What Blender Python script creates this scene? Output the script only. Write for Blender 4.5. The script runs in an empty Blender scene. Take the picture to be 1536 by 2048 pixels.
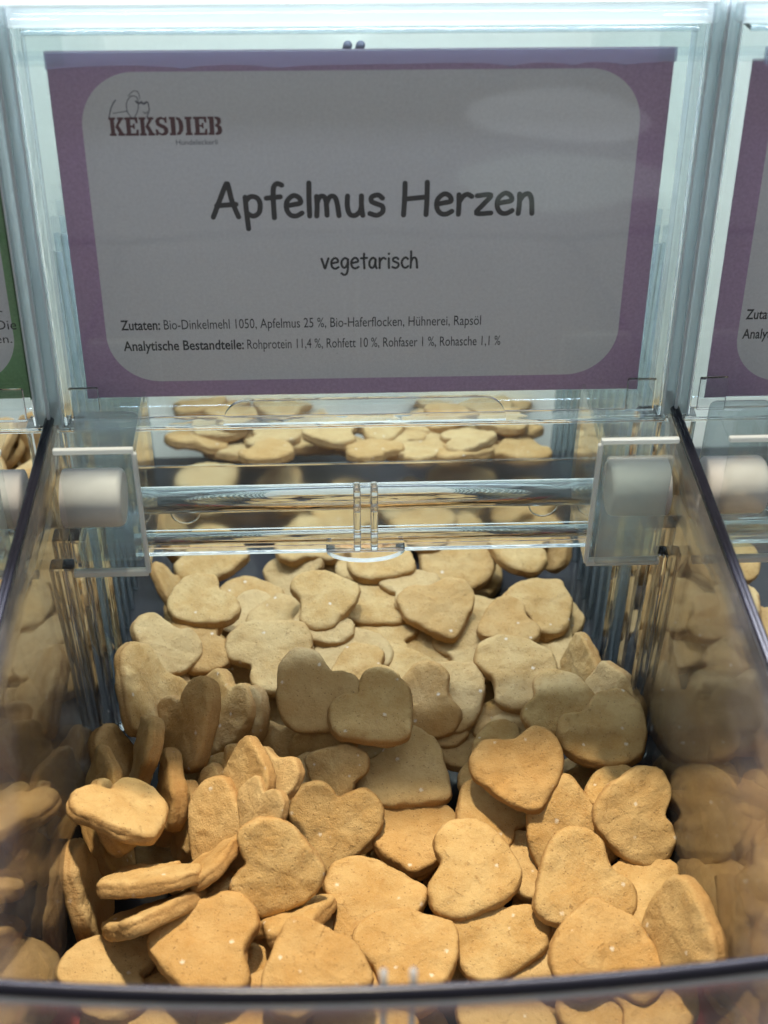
import bpy, bmesh, math, random
from mathutils import Vector, Quaternion, Matrix, noise
MM = 0.001
sc = bpy.context.scene
C = sc.collection

# ------------------------------------------------------------ camera
CAM = dict(loc=(-14.2, -8.0, 450.5), yaw=0.0503, pit=0.66441, roll=0.01021)
def cam_axes():
    y, p, r = CAM['yaw'], CAM['pit'], CAM['roll']
    F = Vector((math.sin(y)*math.cos(p), math.cos(y)*math.cos(p), -math.sin(p)))
    R = Vector((math.cos(y), -math.sin(y), 0)); U = R.cross(F)
    return R*math.cos(r)+U*math.sin(r), U*math.cos(r)-R*math.sin(r), F
R_, U_, F_ = cam_axes()
cam_d = bpy.data.cameras.new('camera'); cam = bpy.data.objects.new('camera', cam_d); C.objects.link(cam)
cam.matrix_world = Matrix.Translation(Vector(CAM['loc'])*MM) @ Matrix((R_, U_, -F_)).transposed().to_4x4()
cam_d.sensor_fit = 'VERTICAL'; cam_d.sensor_height = 36; cam_d.lens = 48.0
cam_d.clip_start = 0.02; cam_d.clip_end = 60
cam_d.dof.use_dof = True; cam_d.dof.focus_distance = 0.545; cam_d.dof.aperture_fstop = 10.5
sc.camera = cam

# ------------------------------------------------------------ render, world, lamps
sc.view_settings.view_transform = 'Standard'; sc.view_settings.look = 'None'
sc.view_settings.exposure = 0.0; sc.view_settings.gamma = 1.0
cy = sc.cycles
cy.max_bounces = 24; cy.transparent_max_bounces = 48; cy.transmission_bounces = 16; cy.glossy_bounces = 6; cy.diffuse_bounces = 3
cy.caustics_refractive = True; cy.caustics_reflective = False; cy.sample_clamp_indirect = 3.0; cy.blur_glossy = 0.5
cy.use_denoising = True
w = bpy.data.worlds.new("World"); sc.world = w; w.use_nodes = True
nt = w.node_tree; bg = nt.nodes['Background']
tc = nt.nodes.new('ShaderNodeTexCoord'); sp = nt.nodes.new('ShaderNodeSeparateXYZ'); cr = nt.nodes.new('ShaderNodeValToRGB')
nt.links.new(tc.outputs['Generated'], sp.inputs[0]); mr = nt.nodes.new('ShaderNodeMapRange')
mr.inputs['From Min'].default_value = -1; mr.inputs['From Max'].default_value = 1
nt.links.new(sp.outputs['Z'], mr.inputs['Value']); nt.links.new(mr.outputs[0], cr.inputs[0])
cr.color_ramp.elements[0].position = 0.25; cr.color_ramp.elements[0].color = (.34, .32, .33, 1)
cr.color_ramp.elements[1].position = 0.8; cr.color_ramp.elements[1].color = (.46, .47, .47, 1)
nt.links.new(cr.outputs[0], bg.inputs[0]); bg.inputs[1].default_value = 0.8

def area(name, loc, target, sx, sy, power, col, shape='RECTANGLE', spread=180):
    l = bpy.data.lights.new(name, 'AREA'); o = bpy.data.objects.new(name, l); C.objects.link(o)
    l.shape = shape; l.size = sx*MM; l.size_y = sy*MM; l.energy = power; l.color = col; l.spread = math.radians(spread)
    o.location = Vector(loc)*MM; d = (Vector(target)-Vector(loc)).normalized()
    o.rotation_euler = d.to_track_quat('-Z', 'Y').to_euler(); return o
area('store_spot_lamp', (-70, 758, 1400), (0, 300, 30), 90, 90, 31, (1, .85, .62), 'ELLIPSE')
area('ceiling_lamp', (250, 760, 1600), (0, 500, 30), 700, 160, 5, (.88, .94, 1))
area('rear_fill_strip_lamp', (0, 600, 520), (0, 575, 0), 900, 36, 17, (.86, .875, 1))  # added fill out of view, throws cool light on the rear biscuits
area('back_wall_fill_lamp', (0, 860, 310), (0, 650, 260), 900, 150, 9.0, (.97, 1, .97))  # added behind the back wall to make its opal plastic bright
area('sleeve_glare_lamp', (316, -1015, -3), (0, 430, 230), 250, 75, .032, (.85, .93, 1), 'ELLIPSE')  # added low behind the camera, only to mirror as glare on the sleeve
area('sleeve_glare_lamp', (340, -1003, -95), (0, 430, 230), 330, 70, .028, (.80, 1, .90), 'ELLIPSE')  # second added glare source for the sleeve

# ------------------------------------------------------------ helpers
def obj(name, bm, mats, parent=None, smooth=False, kind=None):
    me = bpy.data.meshes.new(name)
    bm.normal_update(); bm.to_mesh(me); bm.free()
    for m in (mats if isinstance(mats, (list, tuple)) else [mats]): me.materials.append(m)
    if smooth:
        for p in me.polygons: p.use_smooth = True
    o = bpy.data.objects.new(name, me); C.objects.link(o)
    if parent: o.parent = parent
    if kind: o['kind'] = kind
    return o
def thing(name, label, cat, loc=(0, 0, 0), group=None):
    o = bpy.data.objects.new(name, None); o.empty_display_size = .02; C.objects.link(o); o.location = Vector(loc)*MM
    o['label'] = label; o['category'] = cat
    if group: o['group'] = group
    return o
def copy_tree(o, parent=None):
    c = o.copy(); C.objects.link(c)
    if parent: c.parent = parent
    for ch in [k for k in list(C.objects) if k.parent == o]: copy_tree(ch, c)
    return c
def vbox(bm, lo, hi, M=None, mat=0, bev=0, seg=2):
    g = bmesh.ops.create_cube(bm, size=1)
    vs = g['verts']
    for v in vs:
        v.co = Vector([(lo[i]+hi[i])/2+v.co[i]*(hi[i]-lo[i]) for i in range(3)])
    fs = set(f for v in vs for f in v.link_faces)
    for f in fs: f.material_index = mat
    if bev:
        es = list(set(e for v in vs for e in v.link_edges))
        r = bmesh.ops.bevel(bm, geom=es, offset=bev, segments=seg, affect='EDGES', profile=.5)
        vs = list(set(vs_ for f in r['faces'] for vs_ in f.verts) | set(v for v in vs if v.is_valid))
    for v in vs: v.co = (M @ v.co if M else v.co)*MM
    return vs
def tube(bm, pts, r, n=12, M=None, sy=1.0, closed=False):
    """tube of radius r along pts (mm)"""
    rings = []; P = [Vector(p) for p in pts]; m = len(P); up = Vector((0, 0, 1))
    rf = r if callable(r) else (lambda p: r_)
    r_ = r
    for i, p in enumerate(P):
        r = rf(p)
        a = P[i-1] if (i or closed) else P[i]; b = P[(i+1) % m] if (i < m-1 or closed) else P[i]
        t = (b-a).normalized(); s = t.cross(up)
        if s.length < .05: s = t.cross(Vector((0, 1, 0)))
        s.normalize(); q = s.cross(t)
        ring = []
        for k in range(n):
            c = p + s*math.cos(2*math.pi*k/n)*r + q*math.sin(2*math.pi*k/n)*r*sy
            ring.append(bm.verts.new((M @ c if M else c)*MM))
        rings.append(ring)
    for i in range(m if closed else m-1):
        a, b = rings[i], rings[(i+1) % m]
        for k in range(n): bm.faces.new((a[k], a[(k+1) % n], b[(k+1) % n], b[k]))
    if not closed: bm.faces.new(rings[0][::-1]); bm.faces.new(rings[-1])
def extrude_poly(bm, pts, z0, z1, M=None, mat=0):
    a = [bm.verts.new((M @ Vector((x, y, z0)) if M else Vector((x, y, z0)))*MM) for x, y in pts]
    b = [bm.verts.new((M @ Vector((x, y, z1)) if M else Vector((x, y, z1)))*MM) for x, y in pts]
    fs = [bm.faces.new(a[::-1]), bm.faces.new(b)]
    n = len(pts)
    for i in range(n): fs.append(bm.faces.new((a[i], a[(i+1) % n], b[(i+1) % n], b[i])))
    for f in fs: f.material_index = mat
    bmesh.ops.recalc_face_normals(bm, faces=fs)

# ------------------------------------------------------------ materials
class NT:
    def __init__(s, name):
        s.m = bpy.data.materials.new(name); s.m.use_nodes = True; s.t = s.m.node_tree; s.t.nodes.clear()
        s.out = s.t.nodes.new('ShaderNodeOutputMaterial')
    def n(s, typ, **kw):
        nd = s.t.nodes.new(typ)
        for k, v in kw.items():
            if k.startswith('_'): setattr(nd, k[1:], v)
            else:
                key = k.replace('__', ' '); nd.inputs[int(key[1:]) if key[0] == 'i' and key[1:].isdigit() else key].default_value = v
        return nd
    def l(s, a, b): s.t.links.new(a, b)
    def mix(s, f, a, b):
        nd = s.t.nodes.new('ShaderNodeMix'); nd.data_type = 'RGBA'
        for i, x in ((0, f), (6, a), (7, b)):
            if isinstance(x, (int, float)): nd.inputs[i].default_value = x
            elif isinstance(x, tuple): nd.inputs[i].default_value = (*x, 1)
            else: s.l(x, nd.inputs[i])
        return nd.outputs[2]
    def math(s, op, a, b=0.0, c=None, clamp=False):
        nd = s.t.nodes.new('ShaderNodeMath'); nd.operation = op; nd.use_clamp = clamp
        for i, x in enumerate((a, b, c)):
            if x is None: continue
            if isinstance(x, (int, float)): nd.inputs[i].default_value = x
            else: s.l(x, nd.inputs[i])
        return nd.outputs[0]
    def fresnel(s, ior=1.45, normal=None):
        """reflectance of a thin clear wall, the same from both sides"""
        g = s.n('ShaderNodeNewGeometry'); d = s.n('ShaderNodeVectorMath', _operation='DOT_PRODUCT')
        s.l(g.outputs['Incoming'], d.inputs[0]); s.l(normal if normal else g.outputs['Normal'], d.inputs[1])
        c = s.math('SUBTRACT', 1.0, s.math('ABSOLUTE', d.outputs['Value']), clamp=True); r0 = ((ior-1)/(ior+1))**2
        return s.math('ADD', r0, s.math('MULTIPLY', s.math('POWER', c, 5.0), 1-r0))
    def ramp(s, x, lo, hi):
        nd = s.t.nodes.new('ShaderNodeMapRange'); nd.clamp = True; nd.inputs[1].default_value = lo; nd.inputs[2].default_value = hi
        s.l(x, nd.inputs[0]); return nd.outputs[0]

def sheet_mat(name, tint, ior=1.45, dust=0.0, rough=.03, haze=0.0, hazecol=(.8, .85, .87), scratch=False):
    """moulded clear plastic sheet: passes light straight, reflects by angle, a little dust"""
    k = NT(name); tr = k.n('ShaderNodeBsdfTransparent'); tr.inputs[0].default_value = (*tint, 1)
    gl = k.n('ShaderNodeBsdfGlossy', Roughness=rough); gl.inputs['Color'].default_value = (1, 1, 1, 1)
    co = k.n('ShaderNodeTexCoord')
    wv = k.n('ShaderNodeTexNoise', Scale=9.0, Detail=2.0); k.l(co.outputs['Object'], wv.inputs['Vector'])
    bp = k.n('ShaderNodeBump', Strength=.5, Distance=.0012); k.l(wv.outputs[0], bp.inputs['Height'])
    k.l(bp.outputs[0], gl.inputs['Normal']); fr = k.fresnel(ior, bp.outputs[0])
    mx = k.n('ShaderNodeMixShader'); k.l(fr, mx.inputs[0]); k.l(tr.outputs[0], mx.inputs[1]); k.l(gl.outputs[0], mx.inputs[2])
    res = mx
    if dust or haze or scratch:
        df = k.n('ShaderNodeBsdfDiffuse'); df.inputs[0].default_value = (*hazecol, 1)
        vo = k.n('ShaderNodeTexVoronoi', Scale=420.0); k.l(co.outputs['Object'], vo.inputs['Vector'])
        no = k.n('ShaderNodeTexNoise', Scale=30.0, Detail=3.0); k.l(co.outputs['Object'], no.inputs['Vector'])
        sp = k.math('LESS_THAN', vo.outputs['Distance'], .085)
        f = k.math('MULTIPLY', sp, k.math('MULTIPLY', k.ramp(no.outputs[0], .48, .7), dust))
        f = k.math('ADD', f, k.math('MULTIPLY', k.ramp(no.outputs[0], .3, .8), haze))
        if scratch:
            mp = k.n('ShaderNodeMapping', Scale=(1, 9, 1.6)); mp.inputs['Rotation'].default_value = (.5, 0, 0); k.l(co.outputs['Object'], mp.inputs[0])
            v2 = k.n('ShaderNodeTexNoise', Scale=26.0, Detail=0.0); k.l(mp.outputs[0], v2.inputs['Vector'])
            d = k.math('ABSOLUTE', k.math('SUBTRACT', v2.outputs[0], .5))
            f = k.math('ADD', f, k.math('MULTIPLY', k.math('LESS_THAN', d, .0018), .22))
        m2 = k.n('ShaderNodeMixShader'); k.l(k.math('MINIMUM', f, .9), m2.inputs[0]); k.l(mx.outputs[0], m2.inputs[1]); k.l(df.outputs[0], m2.inputs[2]); res = m2
    k.l(res.outputs[0], k.out.inputs[0]); return k.m
def solid_clear(name, col=(.97, .985, 1), rough=.02, ior=1.49):
    k = NT(name); p = k.n('ShaderNodeBsdfPrincipled', Roughness=rough, IOR=ior)
    p.inputs['Transmission Weight'].default_value = 1; p.inputs['Base Color'].default_value = (*col, 1)
    co = k.n('ShaderNodeTexCoord'); wv = k.n('ShaderNodeTexNoise', Scale=60.0, Detail=2.0); k.l(co.outputs['Object'], wv.inputs['Vector'])
    bp = k.n('ShaderNodeBump', Strength=.25, Distance=.0008); k.l(wv.outputs[0], bp.inputs['Height']); k.l(bp.outputs[0], p.inputs['Normal'])
    k.l(p.outputs[0], k.out.inputs[0]); return k.m
def plain(name, col, rough=.5, spec=.5, trans=0, bump=0, bscale=200, sss=0):
    k = NT(name); p = k.n('ShaderNodeBsdfPrincipled', Roughness=rough); p.inputs['Base Color'].default_value = (*col, 1)
    p.inputs['Specular IOR Level'].default_value = spec
    co = k.n('ShaderNodeTexCoord'); no = k.n('ShaderNodeTexNoise', Scale=float(bscale), Detail=4.0); k.l(co.outputs['Object'], no.inputs['Vector'])
    k.l(k.mix(k.ramp(no.outputs[0], .3, .7), tuple(c*.93 for c in col), tuple(min(1, c*1.05) for c in col)), p.inputs['Base Color'])
    if bump:
        bp = k.n('ShaderNodeBump', Strength=.6, Distance=bump); k.l(no.outputs[0], bp.inputs['Height']); k.l(bp.outputs[0], p.inputs['Normal'])
    sh = p
    if trans:
        t = k.n('ShaderNodeBsdfTranslucent'); t.inputs[0].default_value = (*col, 1)
        m = k.n('ShaderNodeMixShader', Fac=trans); k.l(p.outputs[0], m.inputs[1]); k.l(t.outputs[0], m.inputs[2]); sh = m
    k.l(sh.outputs[0], k.out.inputs[0]); return k.m
def milky_mat(name, col, milk, rough=.1):
    k = NT(name); tr = k.n('ShaderNodeBsdfTransparent'); tr.inputs[0].default_value = (.86, .93, .95, 1)
    df = k.n('ShaderNodeBsdfDiffuse'); df.inputs[0].default_value = (*col, 1)
    tl = k.n('ShaderNodeBsdfTranslucent'); tl.inputs[0].default_value = (*col, 1)
    a = k.n('ShaderNodeMixShader', Fac=.5); k.l(df.outputs[0], a.inputs[1]); k.l(tl.outputs[0], a.inputs[2])
    b = k.n('ShaderNodeMixShader', Fac=milk); k.l(tr.outputs[0], b.inputs[1]); k.l(a.outputs[0], b.inputs[2])
    gl = k.n('ShaderNodeBsdfGlossy', Roughness=rough); fr = k.fresnel(1.49)
    c = k.n('ShaderNodeMixShader'); k.l(fr, c.inputs[0]); k.l(b.outputs[0], c.inputs[1]); k.l(gl.outputs[0], c.inputs[2])
    k.l(c.outputs[0], k.out.inputs[0]); return k.m
M_wall = sheet_mat('clear_tray_plastic', (.82, .815, .81), dust=.5, haze=.15, hazecol=(.42, .40, .40), scratch=True, ior=1.33)
M_front = sheet_mat('clear_front_plastic', (.90, .90, .89), dust=.1)
M_sheet = sheet_mat('clear_holder_plastic', (.95, .97, .97), dust=.12, haze=.015)
M_lid = sheet_mat('light_cooling_lid_plastic', (.50, .55, .59))  # tint put in to dim and cool the light reaching the rear biscuits
M_milk3 = milky_mat('painted_edge_highlight', (.85, .9, .93), .75)  # bright edge highlights put into the colour of thin bars
M_reflection = milky_mat('lilac_reflection', (.80, .74, 1.0), .40)  # lilac reflection put into the colour
M_floor = milky_mat('floor_plastic', (.10, .10, .105), .85)
M_sheet2 = milky_mat('clear_lug_plastic', (.8, .84, .86), .10)
M_rod = solid_clear('solid_clear_plastic')
M_frost = solid_clear('frosted_clear_plastic', rough=.13, ior=1.2)
M_edge = solid_clear('bluish_clear_plastic', col=(.93, .97, .97))
M_milk = milky_mat('milky_moulding_plastic', (.82, .88, .87), .5)
M_milk2 = milky_mat('frosted_pocket_plastic', (.75, .77, .75), .27)
M_rim = plain('painted_dark_edge', (.009, .009, .016), rough=.25, spec=.25)  # dark inner reflection of the clear rim put into the base colour
M_rib = milky_mat('rib_plastic', (.55, .6, .6), .30, rough=.2)
M_rimlight = milky_mat('rim_flange_plastic', (.62, .62, .60), .55)
M_pin = plain('white_nylon', (.86, .85, .83), rough=.5, trans=.2)
M_back = plain('opal_back_plastic', (.84, .88, .86), rough=.5, trans=.55, bscale=40)
M_shelf = plain('red_shelf_paint', (.45, .01, .012), rough=.35)
M_board = plain('dark_shelf_board', (.05, .05, .055), rough=.5)
M_print = plain('black_print_ink', (.012, .012, .014), rough=.6)
M_logo = plain('maroon_print_ink', (.085, .012, .018), rough=.6)
M_grey = plain('grey_print_ink', (.10, .10, .13), rough=.6)

def card_mat(name, border, cx=0.0, hw=95.5, y0=6.5, y1=121.5, rad=19.0):
    """printed card: coloured border round a white rounded field (flat print)"""
    k = NT(name); co = k.n('ShaderNodeTexCoord'); s = k.n('ShaderNodeSeparateXYZ'); k.l(co.outputs['Object'], s.inputs[0])
    cyy = (y0+y1)/2; hh = (y1-y0)/2
    qx = k.math('MAXIMUM', k.math('SUBTRACT', k.math('ABSOLUTE', k.math('SUBTRACT', s.outputs[0], cx*MM)), (hw-rad)*MM), 0)
    qy = k.math('MAXIMUM', k.math('SUBTRACT', k.math('ABSOLUTE', k.math('SUBTRACT', s.outputs[1], cyy*MM)), (hh-rad)*MM), 0)
    d = k.math('SQRT', k.math('ADD', k.math('MULTIPLY', qx, qx), k.math('MULTIPLY', qy, qy)))
    ins = k.math('LESS_THAN', d, rad*MM)
    no = k.n('ShaderNodeTexNoise', Scale=900.0, Detail=3.0); k.l(co.outputs['Object'], no.inputs['Vector'])
    n2 = k.n('ShaderNodeTexNoise', Scale=14.0, Detail=3.0); k.l(co.outputs['Object'], n2.inputs['Vector'])
    g = k.ramp(no.outputs[0], .25, .75)
    paper = k.mix(g, (.74, .71, .72), (.83, .80, .81)); bord = k.mix(g, tuple(c*.86 for c in border), tuple(c*1.1 for c in border))
    col = k.mix(ins, bord, paper)
    p = k.n('ShaderNodeBsdfPrincipled', Roughness=.55); k.l(col, p.inputs['Base Color'])
    bp = k.n('ShaderNodeBump', Strength=.5, Distance=.0012); k.l(n2.outputs[0], bp.inputs['Height']); k.l(bp.outputs[0], p.inputs['Normal'])
    t = k.n('ShaderNodeBsdfTranslucent'); k.l(col, t.inputs[0])
    m = k.n('ShaderNodeMixShader', Fac=.32); k.l(p.outputs[0], m.inputs[1]); k.l(t.outputs[0], m.inputs[2])
    k.l(m.outputs[0], k.out.inputs[0]); return k.m
M_cardP = card_mat('purple_bordered_card', (.58, .41, .58))
M_cardG = card_mat('green_bordered_card', (.26, .46, .22), cx=1.5, hw=98.5)

def biscuit_mat():
    k = NT('baked_dough'); co = k.n('ShaderNodeTexCoord'); oi = k.n('ShaderNodeObjectInfo')
    off = k.n('ShaderNodeVectorMath', _operation='SCALE'); cmb = k.n('ShaderNodeCombineXYZ', X=7.3, Y=3.1, Z=9.7)
    k.l(cmb.outputs[0], off.inputs[0]); k.l(k.math('MULTIPLY', oi.outputs['Random'], 13.0), off.inputs['Scale'])
    sc_ = k.n('ShaderNodeVectorMath', _operation='SCALE'); k.l(co.outputs['Object'], sc_.inputs[0]); sc_.inputs['Scale'].default_value = 1000.0
    ad = k.n('ShaderNodeVectorMath', _operation='ADD'); k.l(sc_.outputs[0], ad.inputs[0]); k.l(off.outputs[0], ad.inputs[1]); V = ad.outputs[0]
    def noi(scale, det=3.0, r=.55):
        n = k.n('ShaderNodeTexNoise', Scale=scale, Detail=det, Roughness=r); k.l(V, n.inputs['Vector']); return n.outputs[0]
    big = noi(.07, 3.0); mid = noi(.35, 4.0); fine = noi(1.6, 4.0, .65); grain = noi(3.5, 2.0)
    c = k.mix(k.ramp(big, .36, .66), (.50, .30, .10), (.61, .42, .18))
    c = k.mix(k.math('MULTIPLY', k.ramp(mid, .56, .74), .45), c, (.40, .20, .055))
    c = k.mix(k.math('MULTIPLY', k.ramp(fine, .5, .72), .35), c, (.68, .52, .31))
    c = k.mix(k.math('MULTIPLY', k.ramp(grain, .60, .78), .5), c, (.30, .17, .075))
    tone = k.math('FRACT', k.math('MULTIPLY', oi.outputs['Random'], 7.77))
    c = k.mix(k.math('MULTIPLY', k.ramp(tone, .45, 1.0), .42), c, (.63, .475, .25))
    c = k.mix(k.math('MULTIPLY', k.ramp(k.math('SUBTRACT', 1.0, tone), .6, 1.0), .38), c, (.46, .235, .07))
    # bran specks and flour
    v1 = k.n('ShaderNodeTexVoronoi', Scale=.42); k.l(V, v1.inputs['Vector'])
    c = k.mix(k.math('MULTIPLY', k.math('LESS_THAN', v1.outputs['Distance'], .12), .55), c, (.16, .075, .03))
    v2 = k.n('ShaderNodeTexVoronoi', Scale=.22); 
    mp = k.n('ShaderNodeVectorMath', _operation='ADD'); k.l(V, mp.inputs[0]); mp.inputs[1].default_value = (31, 17, 5); k.l(mp.outputs[0], v2.inputs['Vector'])
    fl = k.math('MULTIPLY', k.ramp(k.math('ADD', k.math('MULTIPLY', v2.outputs['Distance'], -1.0), k.math('MULTIPLY', fine, .35)), -.06, .07), .6)
    sv = k.n('ShaderNodeSeparateColor'); k.l(v2.outputs['Color'], sv.inputs[0]); fl = k.math('MULTIPLY', fl, k.math('GREATER_THAN', sv.outputs[0], .90))
    c = k.mix(fl, c, (.85, .80, .68))
    # crumbly browner rim, toasted underside
    sn = k.n('ShaderNodeSeparateXYZ'); k.l(co.outputs['Normal'], sn.inputs[0])
    side = k.math('SUBTRACT', 1.0, k.ramp(k.math('ABSOLUTE', sn.outputs['Z']), .25, .92))
    c = k.mix(k.math('MULTIPLY', side, k.math('ADD', .35, k.math('MULTIPLY', k.ramp(fine, .35, .65), .45))), c, (.36, .185, .06))
    c = k.mix(k.math('MULTIPLY', k.math('LESS_THAN', sn.outputs['Z'], -.4), .4), c, (.34, .17, .05))
    # hairline cracks
    vc = k.n('ShaderNodeTexVoronoi', _feature='DISTANCE_TO_EDGE', Scale=.085); k.l(V, vc.inputs['Vector'])
    wob = k.math('ADD', vc.outputs['Distance'], k.math('MULTIPLY', k.math('SUBTRACT', fine, .5), .12))
    crack = k.math('MULTIPLY', k.math('SUBTRACT', 1.0, k.ramp(k.math('ABSOLUTE', wob), .0, .018)), k.ramp(mid, .52, .62))
    c = k.mix(k.math('MULTIPLY', crack, .22), c, (.22, .11, .04))
    p = k.n('ShaderNodeBsdfPrincipled', Roughness=.78); k.l(c, p.inputs['Base Color']); p.inputs['Specular IOR Level'].default_value = .28
    v3 = k.n('ShaderNodeTexVoronoi', Scale=.33); k.l(V, v3.inputs['Vector'])
    pit = k.math('MULTIPLY', k.ramp(v3.outputs['Distance'], .0, .22), .55)
    h = k.math('ADD', k.math('MULTIPLY', mid, 1.7), k.math('ADD', k.math('MULTIPLY', fine, .8), k.math('ADD', k.math('MULTIPLY', grain, .25), k.math('SUBTRACT', pit, k.math('MULTIPLY', crack, .4)))))
    bp = k.n('ShaderNodeBump', Strength=.8, Distance=.00055); k.l(h, bp.inputs['Height']); k.l(bp.outputs[0], p.inputs['Normal'])
    k.l(p.outputs[0], k.out.inputs[0]); return k.m
M_bis = biscuit_mat()

# ------------------------------------------------------------ the setting
bm = bmesh.new(); vbox(bm, (-900, 301, -80), (900, 700, -26)); obj('shelf', bm, M_board, kind='structure')
bm = bmesh.new(); vbox(bm, (-900, 225, -84), (900, 300, -25.5), bev=3); obj('shelf_edge', bm, M_shelf, kind='structure')
bm = bmesh.new(); vbox(bm, (-900, 652, -26), (900, 656, 330)); obj('back_wall', bm, M_back, kind='structure')

# ------------------------------------------------------------ one bin (built at the middle, copied to both sides)
HW = 118.5
LM = Matrix.Translation((0, 431.5, 164)) @ Matrix(((1, 0, 0), (0, .0989, -.9951), (0, .9951, .0989))).to_4x4()   # panel frame: x right, y up the panel, z to the viewer
def plan(z, off=0.0):
    """U-shaped outline of the tray at height z (mm)"""
    t = max(0, min(1, (157-z)/177.0)); yf = 184+74*t**2.6; r = 16+60*t*t; bow = 2*(1-t)+4; hw = HW-2.0*t+off; yf -= off
    pts = [(-hw, 436)]
    for i in range(7): pts.append((-hw, 420-(420-(yf+r))*i/6))
    for i in range(1, 8):
        a = math.pi+math.pi/2*i/7; pts.append((-hw+r+r*math.cos(a), yf+r+r*math.sin(a)))
    n = 16
    for i in range(1, n):
        s = -1+2*i/n; pts.append((s*(hw-r), yf-bow*(1-s*s)))
    return pts + [(-x, y) for x, y in pts[:15]][::-1]
def make_bin(label):
    T = thing('bulk_bin', label, 'bin')
    # tray shell
    bm = bmesh.new(); zs = [156, 140, 120, 100, 80, 60, 45, 30, 16, 4, -6, -14, -20]
    prof = []
    for z in zs: prof.append([bm.verts.new(Vector((x, y, z))*MM) for x, y in plan(z)])
    for a, b in zip(prof, prof[1:]):
        for i in range(len(a)-1): bm.faces.new((a[i], b[i], b[i+1], a[i+1]))
    for f in bm.faces:
        c = f.calc_center_median(); f.material_index = 0 if abs(c.x) > .1145 else 1
    bmesh.ops.recalc_face_normals(bm, faces=bm.faces)
    o = obj('tray', bm, [M_wall, M_front], T, smooth=True)
    md = o.modifiers.new('thick', 'SOLIDIFY'); md.thickness = .0022; md.offset = 0
    bm = bmesh.new(); pts = plan(-20); extrude_poly(bm, [(x*.99, y+1) for x, y in pts], -21.5, -20); 
    vbox(bm, (-HW+1, 437, -21.5), (HW-1, 648, -20)); obj('floor_panel', bm, M_floor, T)
    # rolled rim: edge coloured dark for its inner reflections, with a paler flange under it
    bm = bmesh.new(); P = [(x, y, 158.5) for x, y in plan(157, .2)]; tube(bm, P, lambda p: 2.0 if p.y < 215 else 1.15, 10); obj('rim', bm, M_rim, T, smooth=True)
    bm = bmesh.new(); P = [(x, y, 155.4) for x, y in plan(157, .9)]; tube(bm, P, 1.0, 8); obj('rim_flange', bm, M_rimlight, T, smooth=True)
    bm = bmesh.new()
    for s in (-1, 1): tube(bm, [(s*3.6, 182.2, 161.5), (s*3.6, 180, 156), (s*3.6, 181.2, 146), (s*3.6, 183.5, 120), (s*3.6, 188, 85)], .9, 6)
    obj('front_notch', bm, M_rimlight, T, smooth=True)
    # hopper walls with ribs
    for s in (-1, 1):
        bm = bmesh.new(); vbox(bm, (s*HW-1.1, 438, -20), (s*HW+1.1, 650, 305)); obj('side_wall', bm, M_sheet, T)
        for i in range(13):
            y = 456+15*i
            bm = bmesh.new(); tube(bm, [(s*(HW-2.4), y, -19), (s*(HW-2.4), y, 205)], 1.5, 8); obj('rib', bm, M_rib, T, smooth=True)
        for y, wd, z1 in ((396, 3.4, 112), (414, 4.4, 112), (436, 5.6, 150)):
            bm = bmesh.new(); vbox(bm, (min(s*(HW-1.4), s*(HW-1.4-wd*1.6)), y-wd, -19), (max(s*(HW-1.4), s*(HW-1.4-wd*1.6)), y+wd, z1), bev=1.1)
            obj('post', bm, M_rod, T, smooth=False)
    bm = bmesh.new(); vbox(bm, (-HW-1, 449, 306), (HW+1, 650, 308.5)); obj('lid', bm, M_lid, T)
    # label holder
    bm = bmesh.new(); vbox(bm, (-113, -6, 2.2), (113, 141, 3.6), LM, bev=.4); obj('holder_window', bm, M_sheet, T)
    bm = bmesh.new(); vbox(bm, (-113, -6, -3.6), (113, 141, -2.2), LM, bev=.4); obj('holder_back', bm, M_sheet, T)
    for s in (-1, 1):
        bm = bmesh.new(); a, b = sorted((s*114.4, s*119.2)); vbox(bm, (a, -9, -19), (b, 146, 6), LM, bev=1.3, seg=3); obj('holder_post', bm, M_milk, T, smooth=True)
        bm = bmesh.new(); vbox(bm, (s*119.2-.35, -9, 6.1), (s*119.2+.35, 146, 7.4), LM); vbox(bm, (s*114.6-.3, -9, 6.1), (s*114.6+.3, 146, 7.0), LM); obj('post_highlight', bm, M_milk3, T)  # thin pale bars added as highlights along the post bevels
        bm = bmesh.new(); a, b = sorted((s*113.2, s*114.1)); vbox(bm, (a, -9, -6), (b, 141, 5), LM); obj('holder_strip', bm, M_edge, T)
        bm = bmesh.new(); a, b = sorted((s*98, s*116)); vbox(bm, (a, 125, -8.0), (b, 126.6, 7.0), LM, bev=.5)
        vbox(bm, (a, 126.8, 5), (b, 140, 6.4), LM, bev=.4); obj('corner_tab', bm, M_sheet, T)
        bm = bmesh.new(); a, b = sorted((s*100, s*111)); vbox(bm, (a, -7, 4.4), (b, 7, 6.2), LM, bev=.6); obj('corner_clip', bm, M_rod, T)
        bm = bmesh.new(); tube(bm, [(s*3.0+1.5, 646, 221), (s*3.0+1.5, 622, 231)], 2.2, 10); obj('back_peg', bm, M_grey, T, smooth=True)
    bm = bmesh.new(); vbox(bm, (-117, 137, -19), (117, 145, 7), LM, bev=1.6, seg=3); obj('top_bar', bm, M_milk, T, smooth=True)
    bm = bmesh.new(); vbox(bm, (-111, 134.6, -2), (111, 136.2, 6), LM, bev=.4); obj('top_lip', bm, M_edge, T)
    bm = bmesh.new(); lo = []
    for i in range(61):
        x = -104.5+209*i/60; lo.append((x, 123.6+1.3*abs(math.sin((x+104.5)*math.pi/ (46+8*math.sin(x*.05))))**.7))
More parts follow.
